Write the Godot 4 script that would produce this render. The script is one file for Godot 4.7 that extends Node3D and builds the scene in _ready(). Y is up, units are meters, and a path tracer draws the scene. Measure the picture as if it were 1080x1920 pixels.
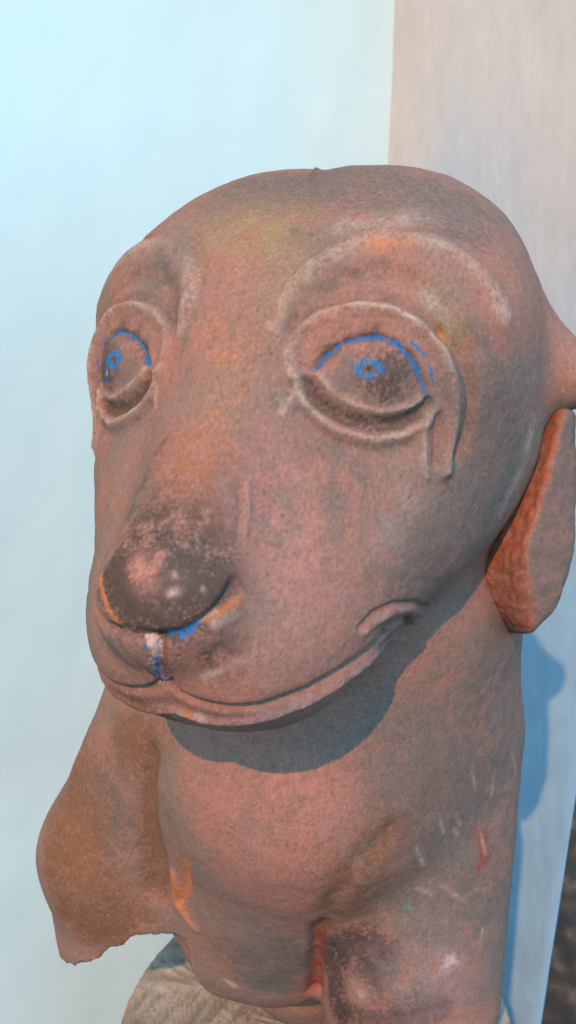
extends Node3D
# A carved, reddish dog statue on a round stone block, in the corner of a whitewashed wall.

const DETAIL := true
const CELL := 0.0036            # marching cell of the statue; its surface is then split once or twice more
const PALE := Color(0.50, 0.34, 0.27)
const BLUE := Color(0.025, 0.17, 0.40)
const DARK := Color(0.095, 0.066, 0.052)
const ORANGE := Color(0.56, 0.19, 0.07)
const RED := Color(0.36, 0.07, 0.045)
const PINK := Color(0.66, 0.44, 0.40)
const OLIVE := Color(0.33, 0.235, 0.12)
const GREY := Color(0.18, 0.14, 0.12)
const PURPLE := Color(0.33, 0.22, 0.23)
const OCHRE := Color(0.21, 0.10, 0.052)
const ROSE := Color(0.46, 0.20, 0.16)
const LIMB_SHADE := Color(0.06, 0.048, 0.044)  # self-shadow of the lower foreleg, as a colour
const TEAL := Color(0.13, 0.19, 0.18)

var head_turn := Basis.IDENTITY
var head_back := Basis.IDENTITY
var head_at := Vector3(0.0258, 0.6143, 0.0275)
var coarse := FastNoiseLite.new()
var fine := FastNoiseLite.new()
var grit := FastNoiseLite.new()
var stone: StandardMaterial3D

# ------------------------------------------------------------------ camera, sky, sun
func _ready() -> void:
	camera_and_light()
	seed_noise()
	head_turn = Basis(Vector3.UP, deg_to_rad(-28.5)) * Basis(Vector3.RIGHT, deg_to_rad(-19.4)) * Basis(Vector3.BACK, deg_to_rad(7.5))
	head_back = head_turn.inverse()
	if DETAIL:
		build_setting()
		build_block()
	build_statue()

func camera_and_light() -> void:
	var cam := Camera3D.new()
	cam.name = "camera"
	cam.fov = 50.0
	cam.near = 0.02
	cam.far = 400.0
	cam.position = Vector3(0, 0.884, 0.688)
	cam.rotation_degrees = Vector3(-27, 0, 0)
	add_child(cam)
	cam.current = true
	var lens := CameraAttributesPhysical.new()   # a long-ish depth of field: the wall behind is a little soft
	lens.frustum_focal_length = 25.734
	lens.frustum_focus_distance = 0.60
	lens.exposure_aperture = 13.0
	lens.frustum_near = 0.02
	lens.frustum_far = 400.0
	cam.attributes = lens

	var sky_mat := ProceduralSkyMaterial.new()
	sky_mat.sky_top_color = Color(0.50, 0.78, 0.95)
	sky_mat.sky_horizon_color = Color(0.68, 0.87, 0.97)
	sky_mat.ground_bottom_color = Color(0.30, 0.30, 0.28)
	sky_mat.ground_horizon_color = Color(0.55, 0.62, 0.64)
	sky_mat.sun_angle_max = 0.0
	var sky := Sky.new()
	sky.sky_material = sky_mat
	var env := Environment.new()
	env.background_mode = Environment.BG_SKY
	env.sky = sky
	env.background_energy_multiplier = 1.36
	env.ambient_light_source = Environment.AMBIENT_SOURCE_SKY
	env.tonemap_mode = Environment.TONE_MAPPER_LINEAR
	env.tonemap_exposure = 1.93
	env.sdfgi_enabled = true
	env.ssao_enabled = true
	env.ssil_enabled = true
	var we := WorldEnvironment.new()
	we.name = "world_environment"
	we.environment = env
	add_child(we)

	var sun := DirectionalLight3D.new()
	sun.name = "sun"
	sun.light_energy = 0.68
	sun.light_color = Color(1.0, 0.74, 0.50)
	sun.light_angular_distance = 0.6
	sun.shadow_enabled = true
	add_child(sun)
	sun.look_at_from_position(Vector3(-0.19, 0.76, 0.62) * 5.0, Vector3.ZERO)

func seed_noise() -> void:
	coarse.seed = 11
	coarse.noise_type = FastNoiseLite.TYPE_SIMPLEX_SMOOTH
	coarse.frequency = 14.0
	coarse.fractal_octaves = 3
	fine.seed = 29
	fine.noise_type = FastNoiseLite.TYPE_SIMPLEX_SMOOTH
	fine.frequency = 70.0
	fine.fractal_octaves = 3
	grit.seed = 5
	grit.noise_type = FastNoiseLite.TYPE_SIMPLEX_SMOOTH
	grit.frequency = 330.0
	grit.fractal_octaves = 2

# ------------------------------------------------------------------ the shape of the statue
func smin(a: float, b: float, k: float) -> float:
	var h := maxf(k - absf(a - b), 0.0) / k
	return minf(a, b) - h * h * k * 0.25

func ellipsoid(p: Vector3, r: Vector3) -> float:
	var k0 := (p / r).length()
	var k1 := (p / (r * r)).length()
	return k0 * (k0 - 1.0) / maxf(k1, 1e-6)

func cone(p: Vector3, a: Vector3, b: Vector3, ra: float, rb: float) -> float:
	var ba := b - a
	var h := clampf((p - a).dot(ba) / ba.length_squared(), 0.0, 1.0)
	return (p - a - ba * h).length() - lerpf(ra, rb, h)

func head_shape(w: Vector3) -> float:
	var q := head_back * (w - head_at)
	var m := Vector3(absf(q.x), q.y, q.z)
	var d := ellipsoid(q - Vector3(0, 0.024, -0.005), Vector3(0.132, 0.130, 0.125))
	d = smin(d, (m - Vector3(0.071, 0.048, 0.046)).length() - 0.060, 0.05)
	d = smin(d, (m - Vector3(0.052, 0.085, -0.005)).length() - 0.058, 0.05)
	d = smin(d, (m - Vector3(0.062, -0.004, -0.010)).length() - 0.060, 0.04)
	d = smin(d, cone(q, Vector3(0, -0.03, 0.045), Vector3(0, -0.10, 0.12), 0.111, 0.068), 0.05)
	d = smin(d, cone(m, Vector3(0.055, -0.05, 0.070), Vector3(0.030, -0.11, 0.125), 0.060, 0.048), 0.03)
	d = smin(d, cone(q, Vector3(0, 0.055, 0.090), Vector3(0, -0.080, 0.171), 0.033, 0.037), 0.022)
	d = smin(d, ellipsoid(q - Vector3(0, -0.091, 0.186), Vector3(0.040, 0.035, 0.030)), 0.006)
	d = smin(d, ellipsoid(m - Vector3(0.021, -0.121, 0.150), Vector3(0.036, 0.030, 0.036)), 0.018)
	d = smin(d, cone(q, Vector3(0, -0.085, 0.05), Vector3(0, -0.125, 0.130), 0.085, 0.034), 0.02)
	d = smin(d, cone(q, Vector3(0.105, 0.05, -0.03), Vector3(0.150, 0.034, -0.03), 0.030, 0.019), 0.025)
	return d

func body_shape(p: Vector3) -> float:
	var d := cone(p, Vector3(0.050, 0.48, 0.026), Vector3(0.016, 0.37, 0.054), 0.113, 0.108)
	d = smin(d, cone(p, Vector3(0.016, 0.37, 0.054), Vector3(-0.012, 0.19, 0.022), 0.108, 0.086), 0.03)
	d = smin(d, cone(p, Vector3(0.02, 0.16, -0.06), Vector3(0.03, 0.05, -0.07), 0.08, 0.09), 0.03)
	var leg := cone(p, Vector3(-0.075, 0.42, 0.0), Vector3(-0.140, 0.23, 0.015), 0.045, 0.060)
	leg = smin(leg, cone(p, Vector3(-0.140, 0.23, 0.015), Vector3(-0.132, 0.13, 0.02), 0.058, 0.062), 0.02)
	if leg < 0.03 and p.y < 0.22:
		leg = maxf(leg, (0.180 - p.y + (p.x + 0.146) * 0.95 + 0.009 * fine.get_noise_3dv(p * 0.6)) * 0.9)
	d = smin(d, leg, 0.06)
	var arm := cone(p, Vector3(0.088, 0.375, 0.034), Vector3(0.094, 0.185, 0.108), 0.086, 0.067)
	arm = smin(arm, cone(p, Vector3(0.094, 0.16, 0.094), Vector3(0.082, 0.02, 0.080), 0.064, 0.058), 0.015)
	d = smin(d, arm, 0.016 + 0.04 * smoothstep(0.30, 0.50, p.y))
	return d

var ear_planes: Array[Plane] = []

func make_ear_planes() -> void:
	# the ear is a thick slab hewn with flat sides: the convex body round these corners
	var c: Array[Vector3] = [
		Vector3(0.1648, 0.6446, 0.0805), Vector3(0.1409, 0.5654, 0.1186), Vector3(0.1519, 0.5047, 0.1181),
		Vector3(0.1732, 0.5298, 0.1075), Vector3(0.1810, 0.5717, 0.0895), Vector3(0.1760, 0.6382, 0.0669),
		Vector3(0.1496, 0.6313, 0.0311), Vector3(0.1053, 0.5192, 0.0680), Vector3(0.1444, 0.4827, 0.0788),
		Vector3(0.1779, 0.5032, 0.0515), Vector3(0.1863, 0.5393, 0.0275), Vector3(0.1808, 0.6142, 0.0062)]
	for i in c.size():
		for j in range(i + 1, c.size()):
			for k in range(j + 1, c.size()):
				var pl := Plane(c[i], c[j], c[k])
				var above := 0
				var below := 0
				for p in c:
					var s := pl.distance_to(p)
					if s > 1e-5:
						above += 1
					elif s < -1e-5:
						below += 1
				if above and below:
					continue
				ear_planes.append(-pl if above else pl)

func ear_shape(p: Vector3) -> float:
	var w := p + Vector3(fine.get_noise_3dv(p * 0.5), 0.0, fine.get_noise_3dv(p * 0.5 + Vector3.ONE * 3.0)) * 0.0015
	var d := -1.0
	for pl in ear_planes:
		d = -smin(-d, -pl.distance_to(w), 0.006)
	return d

var shaping_ear := false

func statue(p: Vector3) -> float:
	if shaping_ear:
		return ear_shape(p)
	if p.y > 0.64:
		return head_shape(p)
	if p.y < 0.38:
		return body_shape(p)
	return smin(head_shape(p), body_shape(p), 0.022)

# ------------------------------------------------------------------ surface nets
var lo := Vector3(-0.24, -0.004, -0.17)
var dims := Vector3i.ZERO
var field := PackedFloat32Array()
var block_on := PackedByteArray()
var nb := Vector3i.ZERO
const B := 6

func idx(x: int, y: int, z: int) -> int:
	return (z * dims.y + y) * dims.x + x

func fill_slab(bz: int) -> void:
	var half := Vector3.ONE * (B * CELL * 0.5)
	var reach := half.length() * 1.35 + CELL * 2.0
	for by in nb.y:
		for bx in nb.x:
			var o := lo + Vector3(bx, by, bz) * (B * CELL)
			var d := statue(o + half)
			var on := absf(d) < reach
			block_on[(bz * nb.y + by) * nb.x + bx] = 1 if on else 0
			for z in B:
				for y in B:
					var at := idx(bx * B, by * B + y, bz * B + z)
					for x in B:
						field[at + x] = statue(o + Vector3(x, y, z) * CELL) if on else d

func build_field(size: Vector3) -> void:
	nb = Vector3i((size / (B * CELL)).ceil())
	dims = nb * B
	field.resize(dims.x * dims.y * dims.z)
	block_on.resize(nb.x * nb.y * nb.z)
	var id := WorkerThreadPool.add_group_task(fill_slab, nb.z, -1, true)
	WorkerThreadPool.wait_for_group_task_completion(id)

func surface_nets() -> Array:
	var verts := PackedVector3Array()
	var tris := PackedInt32Array()
	var at_cell := {}
	var sx := 1
	var sy := dims.x
	var sz := dims.x * dims.y
	var corner := PackedInt32Array([0, sx, sy, sx + sy, sz, sx + sz, sy + sz, sx + sy + sz])
	var ea := PackedInt32Array([0, 2, 4, 6, 0, 1, 4, 5, 0, 1, 2, 3])
	var eb := PackedInt32Array([1, 3, 5, 7, 2, 3, 6, 7, 4, 5, 6, 7])
	var pos := PackedVector3Array()
	for c in 8:
		pos.append(Vector3(c & 1, (c >> 1) & 1, c >> 2))
	for pass_no in 2:
		for bz in nb.z:
			for by in nb.y:
				for bx in nb.x:
					if block_on[(bz * nb.y + by) * nb.x + bx] == 0:
						continue
					for z in range(bz * B, mini(bz * B + B, dims.z - 1)):
						for y in range(by * B, mini(by * B + B, dims.y - 1)):
							for x in range(bx * B, mini(bx * B + B, dims.x - 1)):
								var i := idx(x, y, z)
								if pass_no == 0:
									var mask := 0
									for c in 8:
										if field[i + corner[c]] < 0.0:
											mask |= 1 << c
									if mask == 0 or mask == 255:
										continue
									var sum := Vector3.ZERO
									var n := 0
									for e in 12:
										var a := ea[e]
										var b := eb[e]
										if ((mask >> a) & 1) != ((mask >> b) & 1):
											var fa := field[i + corner[a]]
											var fb := field[i + corner[b]]
											sum += pos[a].lerp(pos[b], fa / (fa - fb))
											n += 1
									at_cell[i] = verts.size()
									verts.append(lo + (Vector3(x, y, z) + sum / n) * CELL)
								elif at_cell.has(i) and x > 0 and y > 0 and z > 0:
									var inside := field[i] < 0.0
									if inside != (field[i + sx] < 0.0):
										quad(tris, at_cell, i, i - sy, i - sy - sz, i - sz, inside)
									if inside != (field[i + sy] < 0.0):
										quad(tris, at_cell, i, i - sz, i - sz - sx, i - sx, inside)
									if inside != (field[i + sz] < 0.0):
										quad(tris, at_cell, i, i - sx, i - sx - sy, i - sy, inside)
	return [verts, tris]

func quad(tris: PackedInt32Array, at_cell: Dictionary, a: int, b: int, c: int, d: int, flip: bool) -> void:
	if not (at_cell.has(a) and at_cell.has(b) and at_cell.has(c) and at_cell.has(d)):
		return
	var i: int = at_cell[a]
	var j: int = at_cell[b]
	var k: int = at_cell[c]
	var l: int = at_cell[d]
	if flip:
		tris.append_array([i, k, j, i, l, k])
	else:
		tris.append_array([i, j, k, i, k, l])

# ------------------------------------------------------------------ chisel marks, paint, and light and shade put into colour
# Every mark is a short line on the stone (one point: a spot), raised or cut by so many millimetres, that may carry a tint.
# Marks on the face are carved alike on both its halves.
var s_pts := PackedVector3Array()
var s_from := PackedInt32Array()
var s_n := PackedInt32Array()
var s_mid := PackedVector3Array()
var s_reach := PackedFloat32Array()
var s_amp := PackedFloat32Array()
var s_w := PackedFloat32Array()
var s_tw := PackedFloat32Array()
var s_k := PackedFloat32Array()
var s_col := PackedColorArray()
var s_face := PackedByteArray()

func stroke(pts: Array, amp: float, w: float, tint: Color, k: float, tw: float, on_face: bool) -> void:
	var mid := Vector3.ZERO
	for p: Vector3 in pts:
		mid += p
	mid /= pts.size()
	var reach := 0.0
	s_from.append(s_pts.size())
	s_n.append(pts.size())
	for p: Vector3 in pts:
		reach = maxf(reach, mid.distance_to(p))
		s_pts.append(p)
	s_mid.append(mid)
	s_reach.append(reach + maxf(w if amp != 0.0 else 0.0, tw if k > 0.0 else 0.0) * 0.0022)
	s_amp.append(amp * 0.001)
	s_w.append(w * 0.001)
	s_tw.append(tw * 0.001)
	s_k.append(k)
	s_col.append(tint)
	s_face.append(1 if on_face else 0)

func marks() -> void:
#STROKES
	stroke([Vector3(0.0517, 0.0296, 0.1314), Vector3(0.0566, 0.0373, 0.1287), Vector3(0.0634, 0.0429, 0.1257), Vector3(0.0722, 0.0463, 0.1222), Vector3(0.0809, 0.0476, 0.1185), Vector3(0.0887, 0.0448, 0.1152), Vector3(0.0952, 0.0389, 0.1122), Vector3(0.1003, 0.0297, 0.1089), Vector3(0.1031, 0.0214, 0.1059), Vector3(0.1041, 0.0167, 0.1045)], -2.56, 2, DARK, 0.5, 2.6, true)
	stroke([Vector3(0.0402, 0.0267, 0.1361), Vector3(0.0371, 0.0392, 0.1340), Vector3(0.0406, 0.0504, 0.1298), Vector3(0.0505, 0.0578, 0.1255), Vector3(0.0631, 0.0618, 0.1204), Vector3(0.0733, 0.0630, 0.1166), Vector3(0.0865, 0.0610, 0.1118), Vector3(0.0957, 0.0561, 0.1083), Vector3(0.1035, 0.0490, 0.1048), Vector3(0.1099, 0.0412, 0.1007), Vector3(0.1136, 0.0304, 0.0975), Vector3(0.1154, 0.0194, 0.0943), Vector3(0.1147, 0.0056, 0.0916), Vector3(0.1129, -0.0086, 0.0922), Vector3(0.1122, -0.0213, 0.0941)], 3.072, 5, PALE, 0.4, 3.2, true)
	stroke([Vector3(0.0631, 0.0618, 0.1204), Vector3(0.0733, 0.0630, 0.1166), Vector3(0.0865, 0.0610, 0.1118), Vector3(0.0957, 0.0561, 0.1083), Vector3(0.1035, 0.0490, 0.1048), Vector3(0.1099, 0.0412, 0.1007), Vector3(0.1136, 0.0304, 0.0975), Vector3(0.1154, 0.0194, 0.0943), Vector3(0.1147, 0.0056, 0.0916), Vector3(0.1129, -0.0086, 0.0922), Vector3(0.1122, -0.0213, 0.0941)], 1.28, 2.2, PALE, 0.55, 1.7, true)
	stroke([Vector3(0.0336, 0.0433, 0.1340), Vector3(0.0368, 0.0531, 0.1300), Vector3(0.0468, 0.0619, 0.1244), Vector3(0.0594, 0.0665, 0.1192), Vector3(0.0724, 0.0680, 0.1147), Vector3(0.0868, 0.0660, 0.1097), Vector3(0.0986, 0.0603, 0.1051), Vector3(0.1079, 0.0514, 0.1007)], -2.048, 3.5, DARK, 0.25, 4, true)
	stroke([Vector3(0.1079, 0.0514, 0.1007), Vector3(0.1151, 0.0428, 0.0953), Vector3(0.1201, 0.0308, 0.0899), Vector3(0.1220, 0.0172, 0.0855), Vector3(0.1198, -0.0000, 0.0829), Vector3(0.1168, -0.0129, 0.0856)], -3.328, 4, ORANGE, 0.55, 4.5, true)  # groove outside the lid, orange bounce light painted in
	stroke([Vector3(0.0296, 0.0501, 0.1330), Vector3(0.0295, 0.0615, 0.1286), Vector3(0.0320, 0.0733, 0.1210), Vector3(0.0397, 0.0844, 0.1121), Vector3(0.0512, 0.0931, 0.1041), Vector3(0.0636, 0.0979, 0.0976), Vector3(0.0766, 0.0992, 0.0925), Vector3(0.0922, 0.0981, 0.0855), Vector3(0.1054, 0.0931, 0.0796), Vector3(0.1162, 0.0846, 0.0750), Vector3(0.1245, 0.0737, 0.0713), Vector3(0.1303, 0.0614, 0.0683)], 3.712, 9.5, PALE, 0.4, 6, true)
	stroke([Vector3(0.0365, 0.0504, 0.1309), Vector3(0.0392, 0.0631, 0.1254), Vector3(0.0477, 0.0735, 0.1180), Vector3(0.0584, 0.0802, 0.1119), Vector3(0.0712, 0.0834, 0.1064), Vector3(0.0872, 0.0813, 0.1015), Vector3(0.1013, 0.0726, 0.0982), Vector3(0.1126, 0.0580, 0.0948), Vector3(0.1203, 0.0433, 0.0893)], -2.816, 6, DARK, 0.3, 6, true)
	stroke([Vector3(0.0796, 0.1057, 0.0850), Vector3(0.0937, 0.1074, 0.0742), Vector3(0.1059, 0.1048, 0.0651), Vector3(0.1161, 0.0984, 0.0582)], -1.152, 2.5, RED, 0.4, 3, true)
	stroke([Vector3(0.0275, 0.0472, 0.1347), Vector3(0.0231, 0.0613, 0.1303), Vector3(0.0254, 0.0761, 0.1208), Vector3(0.0331, 0.0900, 0.1087), Vector3(0.0430, 0.0987, 0.1004)], -2.304, 4, PALE, 0, 3, true)
	stroke([Vector3(0.0525, 0.0272, 0.1315), Vector3(0.0583, 0.0207, 0.1304), Vector3(0.0658, 0.0146, 0.1278), Vector3(0.0761, 0.0099, 0.1233), Vector3(0.0858, 0.0087, 0.1177), Vector3(0.0949, 0.0118, 0.1112), Vector3(0.1006, 0.0154, 0.1072), Vector3(0.1038, 0.0183, 0.1049)], 1.792, 2.3, PALE, 0.6, 2, true)
	stroke([Vector3(0.0476, 0.0217, 0.1341), Vector3(0.0559, 0.0119, 0.1323), Vector3(0.0667, 0.0055, 0.1286), Vector3(0.0791, 0.0023, 0.1225), Vector3(0.0907, 0.0032, 0.1146), Vector3(0.0996, 0.0079, 0.1074), Vector3(0.1044, 0.0134, 0.1037)], -3.584, 4.2, DARK, 0.8, 4.6, true)
	stroke([Vector3(0.0434, 0.0237, 0.1355), Vector3(0.0476, 0.0129, 0.1357), Vector3(0.0569, 0.0037, 0.1332), Vector3(0.0675, -0.0021, 0.1296), Vector3(0.0823, -0.0052, 0.1219), Vector3(0.0957, -0.0020, 0.1112), Vector3(0.1042, 0.0046, 0.1031), Vector3(0.1072, 0.0121, 0.1010)], 2.432, 3.4, PALE, 0.5, 2.6, true)
	stroke([Vector3(0.0466, 0.0065, 0.1374), Vector3(0.0578, -0.0041, 0.1343), Vector3(0.0708, -0.0096, 0.1294), Vector3(0.0853, -0.0118, 0.1212), Vector3(0.0983, -0.0085, 0.1096)], -1.536, 3.5, GREY, 0.4, 5, true)
	stroke([Vector3(0.1038, 0.0093, 0.1038), Vector3(0.1032, -0.0033, 0.1041), Vector3(0.1041, -0.0144, 0.1044), Vector3(0.1058, -0.0240, 0.1041)], 1.536, 2.6, PALE, 0.45, 2, true)
	stroke([Vector3(0.1083, 0.0080, 0.0992), Vector3(0.1080, -0.0059, 0.0988), Vector3(0.1084, -0.0171, 0.0993)], -1.536, 2, DARK, 0.25, 2, true)
	stroke([Vector3(0.0446, 0.0228, 0.1351), Vector3(0.0419, 0.0144, 0.1383), Vector3(0.0391, 0.0060, 0.1423)], 0.768, 2.2, PALE, 0.4, 2, true)
	stroke([Vector3(0.0801, 0.0276, 0.1206)], 5.12, 17, PALE, 0, 3, true)
	stroke([Vector3(0.0699, 0.0281, 0.1252), Vector3(0.0898, 0.0264, 0.1154)], 0, 1, GREY, 0.75, 14, true)
	stroke([Vector3(0.0862, 0.0275, 0.1174)], 0, 1, DARK, 0.78, 15, true)
	stroke([Vector3(0.0559, 0.0385, 0.1287), Vector3(0.0629, 0.0476, 0.1250), Vector3(0.0779, 0.0526, 0.1186)], 0, 1, DARK, 0.4, 5, true)
	stroke([Vector3(0.0778, 0.0298, 0.1216)], -2.304, 1.5, DARK, 0.7, 1.4, true)
	stroke([Vector3(0.0517, 0.0296, 0.1314), Vector3(0.0566, 0.0373, 0.1287), Vector3(0.0634, 0.0429, 0.1257), Vector3(0.0722, 0.0463, 0.1222), Vector3(0.0809, 0.0476, 0.1185), Vector3(0.0887, 0.0448, 0.1152)], 0, 1, BLUE, 0.89, 1.15, true)
	stroke([Vector3(0.0887, 0.0448, 0.1152), Vector3(0.0952, 0.0389, 0.1122), Vector3(0.1003, 0.0297, 0.1089), Vector3(0.1031, 0.0214, 0.1059), Vector3(0.1041, 0.0167, 0.1045)], 0, 1, BLUE, 0.97, 1.35, true)
	stroke([Vector3(0.0727, 0.0311, 0.1238), Vector3(0.0745, 0.0342, 0.1228), Vector3(0.0783, 0.0349, 0.1211), Vector3(0.0817, 0.0331, 0.1196), Vector3(0.0829, 0.0310, 0.1191)], 0, 1, BLUE, 0.98, 1.7, true)
	stroke([Vector3(0.0739, 0.0278, 0.1235), Vector3(0.0776, 0.0268, 0.1218), Vector3(0.0808, 0.0291, 0.1202)], 0, 1, BLUE, 0.95, 1.5, true)
	stroke([Vector3(0.1048, 0.0324, 0.1057), Vector3(0.1066, 0.0259, 0.1037), Vector3(0.1051, 0.0298, 0.1053)], 0, 1, BLUE, 0.9, 1, true)
	stroke([Vector3(0.0956, 0.0457, 0.1110), Vector3(0.1021, 0.0394, 0.1075)], 0, 1, BLUE, 0.9, 0.8, true)
	stroke([Vector3(0.0142, -0.1023, 0.2123), Vector3(0.0118, -0.1113, 0.2087), Vector3(0.0077, -0.1217, 0.1993), Vector3(0.0034, -0.1339, 0.1851)], -3.328, 2.6, PURPLE, 0.3, 4, true)
	stroke([Vector3(0.0029, -0.1348, 0.1843), Vector3(0.0123, -0.1398, 0.1827), Vector3(0.0267, -0.1420, 0.1804), Vector3(0.0466, -0.1409, 0.1719), Vector3(0.0595, -0.1361, 0.1622), Vector3(0.0708, -0.1297, 0.1488), Vector3(0.0783, -0.1229, 0.1331), Vector3(0.0845, -0.1151, 0.1128), Vector3(0.0875, -0.1104, 0.1044)], -3.84, 2.6, DARK, 0.35, 2.6, true)
	stroke([Vector3(0.0010, -0.1504, 0.1713), Vector3(0.0210, -0.1526, 0.1700), Vector3(0.0434, -0.1488, 0.1654), Vector3(0.0614, -0.1414, 0.1533), Vector3(0.0754, -0.1311, 0.1324), Vector3(0.0808, -0.1219, 0.1046), Vector3(0.0724, -0.1237, 0.0512)], 3.072, 3.6, PURPLE, 0.4, 5, true)
	stroke([Vector3(0.0852, -0.1044, 0.1272), Vector3(0.0884, -0.0998, 0.1204), Vector3(0.0929, -0.0967, 0.1096), Vector3(0.0964, -0.0962, 0.0950), Vector3(0.0860, -0.1085, 0.0443)], 1.536, 3.2, PALE, 0.35, 3, true)
	stroke([Vector3(0.0841, -0.1018, 0.1316), Vector3(0.0882, -0.0948, 0.1241), Vector3(0.0945, -0.0914, 0.1104), Vector3(0.0985, -0.0938, 0.0889), Vector3(0.0884, -0.1060, 0.0421)], -1.536, 2, DARK, 0.3, 2, true)
	stroke([Vector3(0.0888, -0.1064, 0.1094), Vector3(0.0915, -0.1046, 0.0973), Vector3(0.0926, -0.1035, 0.0874), Vector3(0.0794, -0.1179, 0.0437), Vector3(0.0744, -0.1226, 0.0472)], -2.56, 2.4, DARK, 0.4, 2.6, true)
	stroke([Vector3(0.0039, -0.1019, 0.2143), Vector3(0.0131, -0.1029, 0.2124), Vector3(0.0239, -0.1003, 0.2086), Vector3(0.0338, -0.0930, 0.2018), Vector3(0.0386, -0.0834, 0.1918), Vector3(0.0390, -0.0763, 0.1852)], -3.84, 3.4, DARK, 0.35, 2.6, true)
	stroke([Vector3(-0.0916, 0.6086, 0.2150), Vector3(-0.0888, 0.6009, 0.2276), Vector3(-0.0812, 0.5944, 0.2369), Vector3(-0.0715, 0.5911, 0.2426), Vector3(-0.0623, 0.5909, 0.2454), Vector3(-0.0510, 0.5933, 0.2460), Vector3(-0.0394, 0.5994, 0.2422), Vector3(-0.0304, 0.6056, 0.2328), Vector3(-0.0260, 0.6116, 0.2227)], 0, 1, DARK, 0.35, 2.5, false)
	stroke([Vector3(-0.0217, 0.6260, 0.2054), Vector3(-0.0203, 0.6357, 0.1953), Vector3(-0.0209, 0.6454, 0.1874)], 1.4, 2.2, PALE, 0.6, 2.4, false)
	stroke([Vector3(-0.0242, 0.6248, 0.2087), Vector3(-0.0233, 0.6344, 0.1984), Vector3(-0.0241, 0.6438, 0.1905)], -1.2, 2.4, PALE, 0, 3, false)
	stroke([Vector3(-0.0854, 0.6087, 0.2256), Vector3(-0.0758, 0.6013, 0.2381), Vector3(-0.0597, 0.5984, 0.2446), Vector3(-0.0407, 0.6040, 0.2409), Vector3(-0.0290, 0.6112, 0.2262)], 0, 1, DARK, 0.88, 15, false)
	stroke([Vector3(-0.0747, 0.6151, 0.2289), Vector3(-0.0585, 0.6138, 0.2365), Vector3(-0.0410, 0.6163, 0.2309)], 0, 1, DARK, 0.78, 22, false)
	stroke([Vector3(-0.0707, 0.6267, 0.2124), Vector3(-0.0522, 0.6324, 0.2116), Vector3(-0.0341, 0.6289, 0.2108)], 0, 1, DARK, 0.55, 22, false)
	stroke([Vector3(-0.0825, 0.6173, 0.2171), Vector3(-0.0770, 0.6066, 0.2346)], 0, 1, DARK, 0.8, 12, false)
	stroke([Vector3(-0.0579, 0.6390, 0.2015), Vector3(-0.0450, 0.6470, 0.1939), Vector3(-0.0333, 0.6522, 0.1863)], 0, 1, DARK, 0.4, 26, false)
	stroke([Vector3(-0.0747, 0.6151, 0.2289), Vector3(-0.0693, 0.6173, 0.2298), Vector3(-0.0640, 0.6202, 0.2284), Vector3(-0.0619, 0.6241, 0.2235)], 0, 1, ROSE, 0.72, 3, false)
	stroke([Vector3(-0.0558, 0.6114, 0.2387), Vector3(-0.0533, 0.6124, 0.2381)], 0, 1, PALE, 0.5, 2.4, false)
	stroke([Vector3(-0.0730, 0.6203, 0.2234), Vector3(-0.0677, 0.6144, 0.2335)], 0, 1, ROSE, 0.6, 6, false)
	stroke([Vector3(-0.0549, 0.6180, 0.2326)], 0, 1, PALE, 0.5, 2, false)
	stroke([Vector3(-0.0408, 0.6118, 0.2357)], 0, 1, PALE, 0.5, 1.6, false)
	stroke([Vector3(-0.0600, 0.5918, 0.2457), Vector3(-0.0522, 0.5933, 0.2461), Vector3(-0.0459, 0.5958, 0.2450), Vector3(-0.0429, 0.5975, 0.2440)], 0, 1, BLUE, 1, 1.7, false)
	stroke([Vector3(-0.0497, 0.5909, 0.2461), Vector3(-0.0447, 0.5934, 0.2451)], 0, 1, BLUE, 1, 1.2, false)
	stroke([Vector3(-0.0369, 0.5988, 0.2412), Vector3(-0.0284, 0.6001, 0.2339), Vector3(-0.0229, 0.6017, 0.2274)], 0, 1, ORANGE, 0.8, 3.2, false)
	stroke([Vector3(-0.0346, 0.5948, 0.2408), Vector3(-0.0260, 0.5959, 0.2330)], 0, 1, PALE, 0.8, 3, false)
	stroke([Vector3(-0.0408, 0.5984, 0.2431), Vector3(-0.0333, 0.6005, 0.2383)], 0, 1, PALE, 0.7, 1.6, false)
	stroke([Vector3(-0.0943, 0.6057, 0.2125), Vector3(-0.0904, 0.6010, 0.2256), Vector3(-0.0852, 0.5945, 0.2338), Vector3(-0.0818, 0.5923, 0.2369)], 0, 1, ORANGE, 0.96, 1.8, false)
	stroke([Vector3(-0.0680, 0.5884, 0.2441), Vector3(-0.0648, 0.5843, 0.2448), Vector3(-0.0649, 0.5769, 0.2431), Vector3(-0.0650, 0.5622, 0.2336), Vector3(-0.0654, 0.5510, 0.2269)], 0, 1, PINK, 0.9, 2.6, false)
	stroke([Vector3(-0.0700, 0.5865, 0.2433), Vector3(-0.0646, 0.5748, 0.2424), Vector3(-0.0654, 0.5554, 0.2285)], 0, 1, BLUE, 0.9, 1, false)
	stroke([Vector3(-0.0596, 0.5849, 0.2458), Vector3(-0.0597, 0.5757, 0.2436), Vector3(-0.0588, 0.5545, 0.2318), Vector3(-0.0556, 0.5476, 0.2316)], 0, 1, RED, 0.85, 1.4, false)
	stroke([Vector3(-0.0596, 0.5206, 0.2157), Vector3(-0.0437, 0.5346, 0.2319), Vector3(-0.0588, 0.5273, 0.2203)], 0, 1, PALE, 0.8, 3, false)
	stroke([Vector3(-0.0517, 0.5355, 0.2287), Vector3(-0.0478, 0.5255, 0.2240)], 0, 1, ORANGE, 0.7, 3, false)
	stroke([Vector3(-0.0363, 0.5786, 0.2410), Vector3(-0.0313, 0.5759, 0.2396)], 0, 1, DARK, 0.6, 11, false)
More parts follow.
